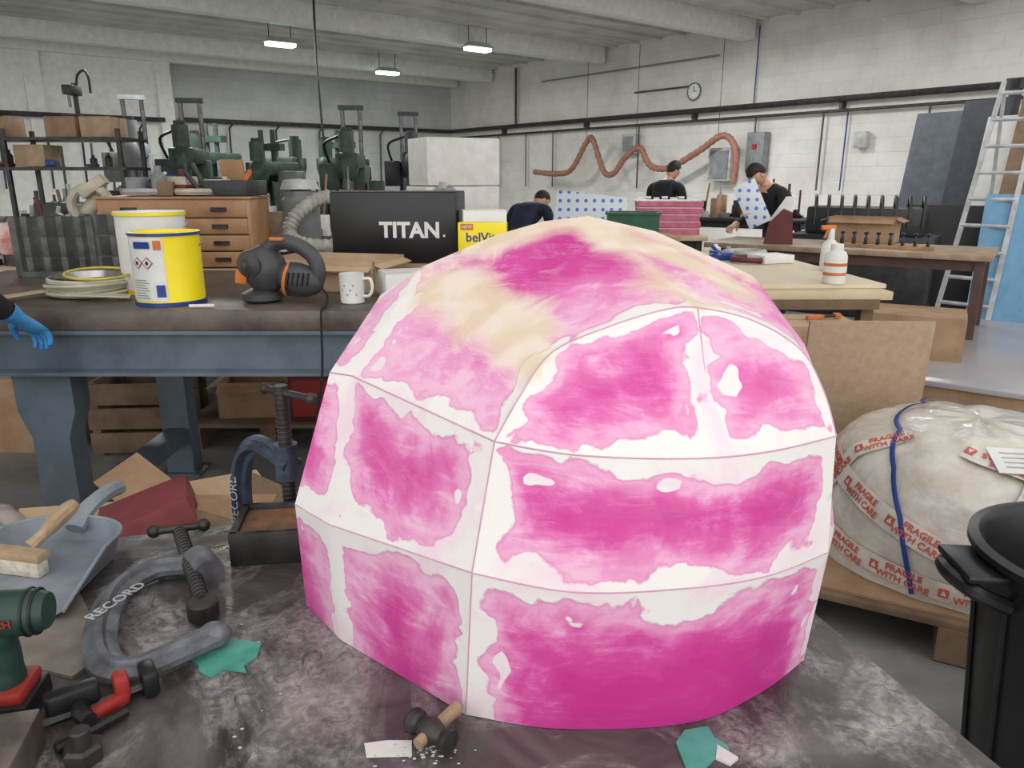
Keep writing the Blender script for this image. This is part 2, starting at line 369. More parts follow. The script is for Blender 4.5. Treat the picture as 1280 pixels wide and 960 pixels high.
for S in (R1L,cr(R1F,6),R2L,cr(R2F,6),[R0L[2],R1L[2],A_],cr(arch,6),bseam): b.tube(S,.0010,line,6)
o=b.done(); o.parent=dome
# ---------- items on work table
b=B('teal_scrap').poly([(-.4556,.906),(-.442,.948),(-.40,.945),(-.362,.9366),(-.358,.905),(-.37,.885),(-.362,.872),(-.395,.878),(-.405,.86),(-.425,.872),(-.432,.885)],.003,teal).done((0,0,.7505))
b=B('teal_scrap').poly([(.195,.740),(.21,.76),(.240,.767),(.243,.748),(.255,.735),(.254,.713),(.235,.715),(.22,.70),(.199,.69)],.003,teal)
b.poly([(.243,.735),(.262,.715),(.25,.705),(.236,.715)],.004,white).done((0,0,.7505))
B('paper_scrap').poly([(-.176,.74),(-.15,.745),(-.12,.745),(-.1166,.72),(-.169,.7177)],.001,white).done((0,0,.7508))
dm=M('plaster_dust',(214,212,208),.9)
b=B('plaster_crumbs')
for i in range(60):
    x,y=random.gauss(-.1,.03),random.gauss(.725,.008)
    if i>46: x,y=random.uniform(-.45,-.1),random.uniform(.68,1.0)
    if i>46 and y>.75 and x>-.25: x-=.2
    r=random.uniform(.0005,.0018); b.ell((x,y,.7512),(r*1.8,r*1.2,r*.5),dm,seg=6)
b.done()
cl=M('clamp_iron',(128,134,142),.45,.35,c2=(80,80,84),sc_=18)
b=B('g_clamp')
pth=cr([(-.526,1.13),(-.594,1.116),(-.622,1.05),(-.597,.95),(-.55,.868),(-.505,.85),(-.4654,.884),(-.423,.93)],6)
P3=[V((q.x,q.y,0)) for q in pth]
b.tube([p+V((0,0,.771)) for p in P3],.02,cl,8,flat=.55)
b.tube([p+V((0,0,.771)) for p in P3],.0115,cl,8,flat=2.1)
b.ell((-.425,.93,.771),(.024,.02,.019),cl); b.cyl((-.535,1.14,.775),(-.495,1.09,.775),.026,cl)
b.cyl((-.60,1.225,.785),(-.475,1.01,.775),.011,dsteel); 
for i in range(22):
    q=V((-.60,1.225,.785)).lerp(V((-.475,1.01,.775)),i/22); b.torus(q,.011,.0018,dsteel,(90,0,30),12,5)
b.can((-.470,1.0,.7535),.023,.03,dsteel); b.cyl((-.64,1.215,.79),(-.565,1.24,.79),.007,dsteel); b.ell((-.642,1.215,.79),(.012,.012,.012),dsteel,seg=10); b.ell((-.563,1.241,.79),(.012,.012,.012),dsteel,seg=10)
b.text('RECORD',.026,lgrey,Matrix.Translation((-.59,.985,.7925))@euler_m((0,0,72)))
b.done()
clb=M('clamp_blue_iron',(84,100,122),.45,.35,c2=(56,58,68),sc_=18)
b=B('g_clamp')
def q3(q,z): return V((-.43-.13*q,1.33+.10*q,z))
pth=cr([q3(-.1,.875),q3(.45,.895),q3(.8,.87),q3(1,.8),q3(1.02,.70),q3(.85,.655),q3(0,.65)],7)
b.tube(pth,.021,clb,8,flat=.5); b.tube(pth,.012,clb,8,flat=2.0)
b.cyl(q3(0,.845),q3(0,.915),.022,clb); b.cyl(q3(0,.775),q3(0,1.03),.0125,dsteel)
for i in range(26): b.torus(q3(0,.78+i*.0095),.0125,.0018,dsteel,(0,0,0),12,5)
b.lathe([(0,0),(.024,0),(.024,.015),(.012,.028),(0,.028)],dsteel,tuple(q3(0,.7505)),16); b.cyl(q3(-.55,1.02),q3(.3,1.015),.007,dsteel); b.ell(q3(-.55,1.02),(.011,)*3,dsteel,seg=10); b.ell(q3(.3,1.015),(.011,)*3,dsteel,seg=10); b.cyl(q3(0,.65),q3(0,.697),.018,clb)
b.text('RECORD',.028,lgrey,facing(V((-.571,1.411,.765)),(-.35,-.9,0))@euler_m((0,0,88)))
b.done()
rust=M('rusty_steel',(150,100,62),.7,c2=(82,68,60),sc_=14)
b=B('steel_v_block').box((0,0,.005),(.145,.13,.01),dsteel).box((0,-.06,.03),(.145,.012,.06),dsteel,bev=.001).box((0,.06,.03),(.145,.012,.06),dsteel,bev=.001).box((-.066,0,.03),(.012,.12,.06),dsteel).box((.066,0,.03),(.012,.12,.06),dsteel).box((0,0,.03),(.12,.108,.04),rust).done((-.425,1.235,.7505),8)
pan=M('dustpan_grey',(146,154,164),.45,.15,c2=(118,126,136),sc_=10)
b=B('dustpan')
n=14; prof=[]
for i in range(n+1):
    a=math.pi*i/n; prof.append((.1*math.cos(a),.02+.1*math.sin(a)**.6))
floorp=[(.115,-.12)]+prof+[(-.115,-.12)]
b.poly(floorp,.003,pan)
top=[(x*1.14,y*1.1 if y>0 else y,.045 if y>0 else .012) for x,y in floorp]
m_=len(floorp); vs=[(x,y,.002) for x,y in floorp]+top; fs=[[i,i+1,m_+i+1,m_+i] for i in range(m_-1)]
b.add(vs,fs,pan); b.add([(x*.985,y-.002,z) for x,y,z in vs],[f[::-1] for f in fs],pan)
b.tube(top,.003,pan,6)
b.tube(cr([(0,.11,.03),(0,.15,.05),(0,.21,.055),(0,.25,.05)],4),.014,pan,8,flat=1.3)
b.done((-.80,1.12,.758),-4)
hw=M('worn_handle_wood',(184,160,128),.6,c2=(146,120,92),sc_=14)
b=B('hand_brush').tube(cr([(-.815,1.14,.80),(-.80,1.16,.815),(-.783,1.18,.835),(-.767,1.206,.85)],4),[.012,.011,.010,.010,.010,.012,.014,.014,.014,.0145,.014,.012,.009],hw,10)
bris=M('bristles',(214,206,190),.9,c2=(170,160,142),sc_=60)
b.box((-.83,1.125,.795),(.11,.028,.016),hw,(0,0,-12),.004).box((-.83,1.122,.775),(.105,.024,.028),bris,(0,0,-12),.004).done()
B('steel_plate').poly([(-.867,1.17),(-.794,1.184),(-.570,.914),(-.591,.858),(-.69,.889)],.005,M('scraper_steel',(168,162,154),.4,.3,c2=(130,118,106),sc_=8)).done((0,0,.7505))
dg=M('drill_green',(34,66,58),.45)
b=B('power_drill')
b.box((0,0,.018),(.075,.085,.036),black,bev=.008).box((0,0,.042),(.06,.07,.02),red,bev=.006)
b.tube(cr([(0,0,.045),(.004,0,.08),(.002,0,.12),(0,0,.14)],4),[.022]*3+[.019]*5+[.022]*5,dg,12,flat=1.15)
b.lathe([(0,-.07),(.024,-.068),(.031,-.05),(.032,.0),(.03,.035),(.024,.05),(.022,.075),(.016,.08),(0,.08)],dg,(0,0,.155),20,rot=(0,-90,0))
b.lathe([(0,0),(.021,0),(.021,.03),(.013,.045),(0,.045)],black,(-.078,0,.155),16,rot=(0,-90,0)).box((-.028,0,.118),(.012,.014,.026),red,bev=.003)
b.torus((.045,0,.155),.0315,.002,black,(0,90,0)).torus((.055,0,.155),.0300,.002,black,(0,90,0))
b.text('BOSCH',.014,red,facing((.012,-.0335,.157),(0,-1,0)),bold=.0004)
b.done((-.628,.795,.7505),10).scale=(.9,.9,.9)
b=B('trigger_clamp')
b.tube([(-.59,.745,.765),(-.47,.84,.765)],.006,dsteel,6,flat=2); b.box((-.545,.785,.775),(.06,.022,.04),black,(0,0,36),.006); b.tube(cr([(-.535,.79,.77),(-.525,.765,.775),(-.505,.75,.775)],4),.010,black,8)
b.box((-.50,.815,.775),(.018,.026,.035),red,(0,0,36),.005); b.box((-.475,.835,.77),(.02,.04,.035),black,(0,0,36),.005); b.box((-.505,.79,.763),(.05,.016,.016),red,(0,0,60),.004)
b.tube([(-.53,.72,.76),(-.48,.785,.76)],.007,black,8).done()
b=B('machine_bolt').lathe([(0,0),(.02,0),(.022,.004),(.022,.018),(.018,.022),(0,.022)],dsteel,(-.495,.715,.7508),6).lathe([(0,.022),(.011,.022),(.011,.04),(.009,.042),(0,.042)],dsteel,(-.495,.715,.7508),16).done()
B('steel_block').box((0,0,.025),(.12,.1,.05),M('steel_worn',(128,120,112),.4,.5,c2=(88,78,70),sc_=16),bev=.004).cyl((-.02,0,.045),(-.02,0,.06),.012,dsteel).done((-.60,.68,.7505),14)
b=B('hammer').lathe([(0,0),(.013,0),(.016,.004),(.015,.012),(.011,.016),(.014,.024),(.016,.034),(.012,.046),(.01,.052),(.014,.058),(.014,.064),(0,.066)],dsteel,(-.122,.762,.768),18,rot=(0,90,-38))
b.tube([(-.110,.722,.766),(-.093,.745,.768),(-.068,.781,.768)],[.008,.009,.010],hw,10,flat=.8).done()
# ---------- BENCH
btop=M('bench_top_dark',(108,98,90),.4,c2=(70,60,54),sc_=5)
b=B('workbench').box((-.85,2.99,.945),(3.1,1.12,.07),btop,bev=.008)
b.box((-.85,2.50,.835),(3.0,.06,.15),bluegrey).box((-.85,3.46,.835),(3.0,.06,.15),bluegrey)
b.box((-.85,2.465,.765),(3.0,.1,.012),bluegrey).box((-.85,2.465,.905),(3.0,.08,.012),bluegrey)
for x in (-1.62,.35):
    for y in (2.52,3.45):
        b.poly([(-.1,.76),(.1,.76),(.1,.62),(.065,.52),(.065,.012),(-.065,.012),(-.065,.52),(-.1,.62)],.1,bluegrey,Matrix.Translation((x,y+.05,0))@euler_m((90,0,0)))
        b.box((x,y,.006),(.2,.16,.012),bluegrey)
b.box((-1.62,2.98,.2),(.08,.9,.08),bluegrey).box((-1.62,2.98,.80),(.08,.9,.1),bluegrey)
b.done()
cast=M('cast_iron',(96,96,94),.5,.2,c2=(66,66,64),sc_=20)
def slot_plate(loc,rz,w,h):
    b=B('slotted_angle_plate').box((0,.06,.012),(w,.16,.024),cast)
    cols=4; th=.022
    for i in range(cols+1): b.box((-w/2+w*i/cols,0,h/2),(w/cols*.72,th,h),cast,bev=.002)
    for z in (.045,h*.5,h-.045): b.box((0,0,z),(w,th,.09),cast,bev=.002)
    b.done(loc,rz)
slot_plate((-2.0,3.3,.981),3,.30,.26); slot_plate((-1.70,3.3,.981),-6,.31,.27)
def tin(name,loc,rz,r,h,body,label,rimm,haz=False):
    b=B(name); b.lathe([(0,0),(r,0),(r+.003,.004),(r,.009),(r,h-.012),(r+.004,h-.008),(r+.004,h),(r-.008,h),(r-.01,h-.01),(0,h-.01)],body,(0,0,0),48)
    b.lathe([(r+.0035,h*.0),(r+.0035,h*.055)],rimm,(0,0,0),48); b.lathe([(r+.0045,h*.955),(r+.0045,h*.995)],rimm,(0,0,0),48)
    if label: b.lathe([(r+.0015,h*.08),(r+.0015,h*.94)],label,(0,0,0),30,206,290)
    if haz:
        def on(a,z):
            a=math.radians(a); p=V(((r+.003)*math.cos(a),(r+.003)*math.sin(a),z)); return facing(p,(math.cos(a),math.sin(a),0))
        for a in (243,262):
            T=on(a,h*.6); b.poly([(-.02,0),(0,-.02),(.02,0),(0,.02)],.0005,red,T); b.poly([(-.016,0),(0,-.016),(.016,0),(0,.016)],.001,white,T); b.ell(T@V((0,0,.001)),(.006,.002,.007),black,seg=8)
        for k in range(8):
            T=on(247,h*(.12+.035*k)); b.poly([(-.03,-.001),(.03-.008*(k%3),-.001),(.03-.008*(k%3),.0012),(-.03,.0012)],.0006,grey,T)
        T=on(255,h*.84); b.poly([(-.03,-.011),(.03,-.011),(.03,.011),(-.03,.011)],.0012,blue,T)
        T=on(281,h*.84); b.poly([(-.012,-.015),(.012,-.015),(.012,.015),(-.012,.015)],.0012,orange,T)
        T=on(280,h*.22); b.poly([(-.014,-.02),(.014,-.02),(.014,.02),(-.014,.02)],.0012,blue,T)
    b.tube(cr([(-r-.004,0,h*.8),(-r*.8,r*.75,h*.86),(0,r+.012,h*.9),(r*.8,r*.75,h*.86),(r+.004,0,h*.8)],6),.0016,steel,5)
    return b.done(loc,rz)
tin('paint_tin',(-1.195,2.60,.981),0,.112,.245,yellow,white,blue,True)
tin('paint_tin',(-1.37,2.88,.981),0,.122,.30,white,None,yellow)
b=B('film_coil')
fl=M('clear_film',(206,204,190),.25,c2=(180,176,150)); 
for i in range(7): b.torus((0,0,.01+.008*i),.135+.008*math.sin(i*2),.007,fl,(2*math.sin(i),2*math.cos(i),0),36,6)
b.lathe([(0,.0),(.09,.0),(.12,.045),(.125,.045),(.095,-.003),(0,-.003)],M('polished_steel',(200,200,200),.22,.8),(0,0,.03),36)
b.torus((.05,-.02,.08),.11,.005,M('yellow_tape',(224,206,80),.5),(4,3,0),36,6); b.box((.12,-.16,.02),(.2,.06,.006),fl,(0,5,20)); b.box((-.16,-.12,.02),(.16,.05,.006),ply,(0,-5,40))
b.done((-1.58,2.78,.982))
ct=M('charcoal_plastic',(70,70,74),.45)
b=B('power_polisher')
b.lathe([(0,0),(.055,0),(.07,.01),(.07,.03),(.04,.045),(0,.045)],ct,(-.08,0,.0),24)
b.ell((-.06,0,.11),(.075,.065,.085),ct); b.ell((-.10,-.02,.13),(.05,.055,.05),ct); b.tube(cr([(-.06,0,.17),(0,0,.205),(.07,0,.19),(.12,0,.15),(.13,0,.09),(.09,0,.045),(.0,0,.05)],5),.026,ct,10,flat=.9)
b.ell((.06,0,.08),(.09,.055,.055),ct,(0,15,0)); b.lathe([(.058,0),(.061,.004),(.058,.012)],orange,(.02,0,.08),24,rot=(0,100,0)); b.lathe([(0,0),(.03,0),(.034,.012),(0,.016)],dsteel,(-.08,-.06,.13),16,rot=(90,0,0)); b.box((-.13,-.045,.09),(.04,.02,.05),orange,(0,10,20),.006); b.box((.0,-.02,.215),(.05,.03,.012),orange,(0,0,0),.005)
for i in range(5): b.box((.04+.018*i,-.055,.085),(.006,.01,.045),black,(0,15,0))
b.tube(cr([(.13,0,.06),(.17,-.03,.03),(.19,-.1,.006),(.20,-.165,.004),(.205,-.19,-.03),(.20,-.20,-.2),(.17,-.20,-.35),(.15,-.18,-.5)],6),.004,rubber,6)
b.done((-.80,2.60,.981),-8).scale=(1,.95,1.02)
b=B('coffee_mug').lathe([(0,0),(.036,0),(.041,.004),(.043,.1),(.0435,.103),(.040,.103),(.038,.008),(0,.008)],white,(0,0,0),28)
b.tube(cr([(.042,0,.085),(.066,0,.085),(.074,0,.055),(.062,0,.028),(.041,0,.025)],5),.0055,white,8)
pf=M('mug_flowers',(206,176,178),.5)
for i in range(6):
    a=math.radians(240+i*14); b.ell((.0425*math.cos(a),.0425*math.sin(a),.05+.018*math.sin(i*2.1)),(.003,.003,.005),pf,seg=6)
b.done((-.555,2.58,.981),-10)
def cbox(name,loc,d,rz=0,mat=card,tape=True,open_=False):
    b=B(name); x,y,z=d; t=.006
    if open_:
        b.box((0,0,t/2),(x,y,t),mat); 
        for s_ in (-1,1):
            b.box((s_*(x-t)/2,0,z/2),(t,y,z),mat); b.box((0,s_*(y-t)/2,z/2),(x,t,z),mat)
            b.box((s_*(x/2+z*.14),0,z-.02),(z*.3,y*.95,t),mat,(0,s_*22,0)); b.box((0,s_*(y/2+z*.12),z-.03),(x*.95,z*.28,t),mat,(-s_*25,0,0))
    else:
        b.box((0,0,z/2),d,mat,bev=.003)
        b.box((0,-y*.26,z+.001),(x*.995,y*.47,.003),mat); b.box((0,y*.26,z+.001),(x*.995,y*.47,.003),mat)
        if tape: b.box((0,0,z+.003),(x*1.003,.05,.001),M('parcel_tape',(190,164,120),.3)); b.box((x/2+.0008,0,z-.04),(.001,.05,.08),_m['parcel_tape']); b.box((-x/2-.0008,0,z-.04),(.001,.05,.08),_m['parcel_tape'])
    return b.done(loc,rz)
cbox('cardboard_box',(-.70,2.98,.981),(.46,.3,.12),-14,card2,open_=True)
cbox('cardboard_box',(-.42,3.3,.981),(.50,.3,.07),0,card)
b=B('tool_carton')
b.box((0,0,.145),(.53,.26,.29),M('black_card',(28,28,30),.35),bev=.004).box((0,.0,.292),(.525,.255,.003),dark)
b.text('TITAN',.088,white,facing((.07,-.1312,.135),(0,-1,0)),.001,bold=.003).text('.',.08,white,facing((.215,-.1312,.135),(0,-1,0)),.001)
b.done((-.485,3.30,1.054),-5)
cbox('white_carton',(-.115,3.0,.981),(.18,.12,.12),0,white,tape=False)
b=B('biscuit_box').box((0,0,.065),(.19,.06,.13),yellow,bev=.002).text('belVita',.05,blue,facing((.005,-.0305,.072),(0,-1,0)),bold=.0008).box((-.06,-.0305,.113),(.05,.001,.024),orange,(0,0,0)).text('NEW',.018,white,facing((-.06,-.0312,.113),(0,-1,0))).box((.03,-.0305,.025),(.09,.001,.018),orange)
b.done((-.115,2.99,1.104),-4)
cbox('white_carton',(-.12,3.2,.981),(.18,.13,.29),8,white,tape=False)
cbox('white_carton',(-.37,2.66,.981),(.19,.15,.10),20,white,tape=False)
B('marking_pen').cyl((-.19,2.50,.988),(-.12,2.53,.988),.007,white,seg=10).cyl((-1.08,2.47,.988),(-1.0,2.48,.988),.006,white,seg=8).done()
def table(name,x0,x1,y0,y1,z,top,leg,rz=0,th=.04):
    cx,cy=(x0+x1)/2,(y0+y1)/2; w,dp=x1-x0,y1-y0
    b=B(name).box((0,0,z-th/2),(w,dp,th),top,bev=.004).box((0,0,z-th-.04),(w-.12,dp-.12,.07),leg)
    for sx in (-1,1):
        for sy in (-1,1): b.box((sx*(w/2-.07),sy*(dp/2-.07),(z-th)/2),(.06,.06,z-th),leg)
    b.box((0,dp/2-.07,.2),(w-.1,.04,.05),leg); return b.done((cx,cy,0),rz)
table('workbench',-3.6,-.1,3.75,4.6,.955,ply,bluegrey)
lw=M('chest_wood',(176,134,96),.45,c2=(148,106,70),sc_=5)
b=B('wooden_tool_chest').box((0,0,.1725),(.75,.36,.345),lw,bev=.006)
for i in range(4):
    z=.045+.083*i; b.box((0,-.182,z),(.71,.008,.074),lw,bev=.002)
    b.box((0,-.183,z-.0415),(.72,.004,.004),black)
    for x in (-.22,.22): b.tube(cr([(x-.035,-.186,z),(x-.03,-.2,z-.006),(x+.03,-.2,z-.006),(x+.035,-.186,z)],3),.004,dsteel,6); b.box((x,-.187,z),(.08,.002,.02),dsteel)
b.box((0,0,.35),(.77,.38,.012),lw,bev=.002).done((-1.70,4.0,.956),3)
pal=[card,card2,black,white,grey,redk,lgrey,orange,cream,dark,dsteel,green,dwood,lgrey,blue]
def clutter(name,x0,x1,y0,y1,z,n,seed,hm=.3,rz=0,loc=(0,0,0),p=pal):
    R=random.Random(seed); b=B(name)
    for i in range(n):
        x,y=R.uniform(x0,x1),R.uniform(y0,y1); k=R.random(); m_=R.choice(p); h=R.uniform(.06,hm)
        if k<.35: b.box((x,y,z+h*.35),(R.uniform(.05,.25),R.uniform(.05,.2),h*.7),m_,(0,0,R.uniform(-30,30)),.004)
        elif k<.55: b.lathe([(0,0),(.035,0),(.037,h*.65),(.015,h*.8),(.015,h),(0,h)],m_,(x,y,z),14)
        elif k<.7: b.can((x,y,z),R.uniform(.03,.07),h*.7,m_,18)
        elif k<.86: b.tube([(x,y,z),(x+R.uniform(-.1,.1),y,z+h*1.3)],.012,m_,6); b.box((x,y,z+.015),(.1,.08,.03),dsteel)
        else: b.torus((x,y,z+.02),R.uniform(.06,.12),.018,m_,(0,0,0),20,6)
    return b.done(loc,rz)
clutter('chest_top_clutter',-2.0,-1.42,3.9,4.1,1.315,26,3,.15)
clutter('bench_clutter',-3.4,-2.2,3.85,4.5,.956,40,5,.28)
clutter('bench_clutter',-1.02,-.2,3.85,4.5,.956,18,6,.22)
B('sample_board').box((0,0,.09),(.13,.02,.18),wood,(8,0,0),.002).done((-1.47,4.08,1.315),-10)
b=B('red_plastic_bag').ell((0,0,.09),(.15,.12,.09),M('red_film',(186,80,74),.35,c2=(222,206,200),sc_=9),fn=lambda q:q*(1+.2*noise.noise(q*3))).done((-2.62,4.0,1.0))
hz=M('grey_hose',(180,178,170),.5,c2=(144,142,136),sc_=20)
P=cr([(-.9,4.35,1.26),(-1.05,4.3,1.30),(-1.17,4.2,1.22),(-1.22,4.15,1.12),(-1.15,4.1,1.06),(-.95,4.1,1.05),(-.8,4.2,1.12),(-.78,4.25,1.26)],10)
b=B('dust_extractor').tube(P,[.042 if i%2 else .034 for i in range(len(P))],hz,10)
b.lathe([(0,0),(.1,0),(.105,.02),(.105,.28),(.09,.3),(.09,.33),(0,.34)],grey,(-1.22,4.42,1.0),24).box((-1.22,4.42,.978),(.25,.25,.04),dsteel,bev=.01).lathe([(0,0),(.11,0),(.09,.05),(0,.06)],lgrey,(-1.22,4.42,1.34),24); b.done()
b=B('belt_sander').box((0,0,.07),(.28,.24,.14),cream,bev=.02).box((0,0,.17),(.34,.09,.07),dsteel,(0,-8,0),.01)
b.tube(cr([(-.13,0,.2),(-.02,0,.24),(.06,0,.32),(.1,0,.43)],5),.04,cream,12); b.torus((.06,-.06,.3),.10,.025,cream,(90,0,0)); b.box((.08,-.05,.40),(.16,.08,.06),cream,(0,-35,0),.015); b.cyl((-.1,-.1,.22),(-.1,-.15,.22),.045,dsteel); b.box((.12,-.08,.16),(.1,.08,.1),black,bev=.01)
b.done((-2.38,4.25,.956),10)
b=B('bench_vice')
b.lathe([(0,0),(.1,0),(.1,.03),(.06,.05),(.06,.1),(0,.1)],green,(0,0,0),20).box((0,.03,.16),(.16,.2,.12),green,bev=.02).box((0,-.12,.17),(.16,.06,.13),green,bev=.015).cyl((0,-.25,.15),(0,-.1,.15),.018,steel).cyl((-.1,-.25,.15),(.1,-.25,.15),.008,steel,seg=8).box((0,-.075,.225),(.17,.03,.03),steel).done((-2.88,4.2,.956),25)
b=B('wooden_crate').box((0,0,.02),(.42,.35,.02),dwood)
for z in (.07,.2,.33):
    for s_ in (-1,1): b.box((0,s_*.18,z),(.44,.018,.11),dwood,bev=.002).box((s_*.21,0,z),(.018,.35,.11),dwood,bev=.002)
for s_ in (-1,1):
    for q in (-1,1): b.box((s_*.19,q*.165,.195),(.04,.02,.39),dwood)
b.done((-1.98,3.85,0),4)
b=B('pallet').box((0,0,.13),(.9,.5,.02),dwood)
for x in (-.4,0,.4): b.box((x,0,.06),(.08,.5,.12),dwood)
b.done((-1.3,4.0,0),0)
cbox('cardboard_box',(-1.43,4.0,.141),(.34,.3,.2),5,card,open_=True)
b=B('red_cabinet').box((0,0,.25),(.34,.3,.5),redk,bev=.01).box((0,-.152,.36),(.3,.006,.2),red).box((0,-.152,.13),(.3,.006,.2),red).box((0,-.16,.36),(.1,.02,.02),steel).box((0,-.16,.13),(.1,.02,.02),steel).done((-1.02,3.95,.141),0)
cbox('cardboard_box',(-2.6,3.9,0),(.5,.4,.4),0,card)
cbox('cardboard_box',(-.35,3.95,0),(.5,.4,.45),0,card)
clutter('under_bench_clutter',-2.6,-.4,4.35,4.6,.0,22,12,.5,p=[dark,dwood,grey,dsteel,card,redk,black])
cbox('cardboard_box',(-1.05,1.95,0),(.72,.5,.40),6,card,open_=False)
b=B('red_carton').box((0,0,.05),(.24,.2,.10),M('carton_red',(142,66,70),.55,c2=(114,54,58)),(0,-16,0),.004).box((0,0,.09),(.2,.17,.006),grey,(0,-16,0)).done((-1.0,1.88,.445),24)
b=B('cardboard_offcuts')
for i,(x,y,rx,rz) in enumerate([(-.80,1.98,38,20),(-.74,2.05,30,-30),(-.86,2.12,25,50),(-.76,1.9,20,10),(-.82,1.8,12,-15),(-1.2,1.85,14,30),(-1.15,2.1,24,-40)]): b.box((x,y,.45+.010*i),(.24,.15,.006),[card,dwood,card2][i%3],(rx,8,rz))
b.done()
b=B('plastic_sheeting')
vs=[];n=26
for j in range(n+1):
    for i in range(n+1):
        x=-.32+.64*i/n; y=-.28+.56*j/n; r=min(1,(x*x/.1+y*y/.08)); q=noise.noise(V((x*9,y*9,1)))*.07+noise.noise(V((x*24,y*24,2)))*.03
        vs.append((x,y,max(.01,.60*(1-r**2.2)+q*(1-r*.7))))
b.add(vs,[[j*(n+1)+i,j*(n+1)+i+1,(j+1)*(n+1)+i+1,(j+1)*(n+1)+i] for j in range(n) for i in range(n)],M('crumpled_film',(186,176,168),.35,c2=(150,138,130),sc_=9)); b.done((-1.44,1.68,0))
def mill(loc,rz,m_,s=1.0,kind=0):
    b=B('milling_machine')
    b.box((0,0,.1),(.7,.9,.2),m_,bev=.02).box((0,.22,.95),(.38,.42,1.6),m_,bev=.03,taper=.9).box((0,-.1,1.78),(.3,1.0,.2),m_,bev=.03)
    b.box((0,-.15,.62),(.3,.45,.35),m_,bev=.02).box((0,-.2,.88),(1.15,.28,.09),dsteel,bev=.005).cyl((0,-.25,.1),(0,-.25,.5),.05,dsteel)
    b.ell((0,-.5,1.72),(.15,.16,.22),m_).cyl((0,-.5,1.2),(0,-.5,1.6),.07,steel).cyl((0,-.5,1.05),(0,-.5,1.2),.025,steel).cyl((0,-.5,1.85),(0,-.5,2.15),.10,m_).cyl((0,-.5,2.15),(0,-.5,2.2),.07,dsteel)
    for sx in (-1,1):
        b.torus((sx*.62,-.2,.88),.1,.012,steel,(0,90,0),20,6); b.box((sx*.62,-.2,.88),(.02,.19,.015),steel); b.cyl((sx*.58,-.2,.88),(sx*.66,-.2,.88),.02,steel,seg=10)
    b.box((.32,.1,1.35),(.2,.25,.35),m_,bev=.01); b.torus((.0,-.42,.62),.12,.014,steel,(90,0,0),20,6)
    b.box((-.3,-.05,1.55),(.25,.3,.4),m_,bev=.01); b.tube(cr([(-.3,0,1.75),(-.35,-.1,2.0),(-.15,-.2,2.1),(0,-.4,2.15)],5),.02,black,6)
    if kind==1:
        for x in (-.12,.12): b.cyl((x,.2,1.7),(x,.2,2.5),.03,steel,seg=10)
        b.box((0,.2,2.5),(.34,.1,.06),m_)
    if kind==2:
        for x in (-.3,-.1): b.cyl((x,.1,1.2),(x,.1,2.35),.04,m_,seg=10)
        b.box((-.2,.1,2.1),(.5,.14,.1),m_).box((.3,-.1,1.5),(.3,.3,.5),grey,bev=.02)
    o=b.done(loc,rz); o.scale=(s,s,s); return o
mill((-3.95,9.6,0),10,green,.93,1); mill((-3.0,9.9,0),-15,green,.85,2); mill((-2.0,9.7,0),5,green,.9,1); mill((-1.1,10.3,0),20,dark,.8,0); mill((-2.5,11.8,0),-30,green,.9,2)
mill((-5.3,11,0),20,grey,1.0,1); mill((-3.5,11.4,0),60,green,.9,0); mill((-1.6,12.2,0),10,dark,.95,1); mill((-4.6,12.2,0),-20,green,.95,2)
table('workbench',-4.6,-1.2,7.1,8.0,.95,dark,dark)
clutter('machine_tool_clutter',-4.4,-1.4,7.2,7.9,.95,80,21,.6,p=[dark,grey,green,dsteel,lgrey,card,dark,steel,black,green])
table('workbench',-3.7,-1.3,5.5,6.2,.98,dark,dark)
clutter('small_parts_clutter',-3.6,-1.4,5.6,6.1,.98,76,22,.38,p=[white,lgrey,black,card,dsteel,cream,grey,dwood,steel,green,dark])
b=B('storage_rack')
for x in (-1.2,0,1.2):
    for y in (-.25,.25): b.box((x,y,.95),(.04,.04,1.9),dsteel)
for z in (.3,.9,1.5,1.8): b.box((0,0,z),(2.5,.56,.03),dsteel)
b.done((-5.3,8.4,0),0)
R=random.Random(4)
for i in range(6): cbox('cardboard_box',(-6.2+.37*i,8.38,1.82 if i%3 else 1.52),(.32,.36,.2 if i%3 else .22),0,[card,card2][i%2])
clutter('rack_clutter',-6.2,-4.3,8.25,8.55,.92,22,31,.4); clutter('rack_clutter',-6.2,-4.3,8.25,8.55,1.52,12,33,.2)
b=B('drill_press').lathe([(0,0),(.2,0),(.2,.04),(.05,.06),(.05,1.1),(0,1.1)],dark,(0,0,0),20).box((0,-.1,.95),(.2,.45,.2),dark,bev=.03).cyl((0,-.25,.6),(0,-.25,.9),.03,steel).box((0,-.2,.45),(.3,.3,.04),dark)
b.tube(cr([(.05,0,1.0),(.1,0,1.25),(.25,0,1.35),(.33,0,1.2),(.33,0,.9)],6),.025,black,8).done((-4.62,8.4,1.816)).scale=(.5,.5,.5)
foam=M('polystyrene',(246,244,240),.8,c2=(232,230,222),sc_=10,bump=.25,bs=35)
table('workbench',-1.35,.1,7.5,8.5,.92,ply,dark)
b=B('polystyrene_block').box((0,0,.2),(.82,.55,.4),foam,bev=.015).box((.02,0,.64),(.8,.53,.46),foam,bev=.015).done((-.62,8.0,.921),28)
b=B('dust_bag').ell((0,0,.13),(.17,.13,.15),lgrey,fn=lambda q:q*(1+.12*math.sin(q.x*7+q.z*5))).tube([(0,0,.26),(0,0,.32)],[.05,.03],lgrey,10).done((-.62,6.9,1.05))
table('workbench',-1.0,-.35,6.5,7.2,1.05,ply,dark)
table('workbench',.25,1.75,6.75,7.6,.9,ply,dark)
dots=M('blue_dot_board',(226,230,236),.4)
nt=dots.node_tree; pb=nt.nodes['Principled BSDF']; tc=nt.nodes.new('ShaderNodeTexCoord')
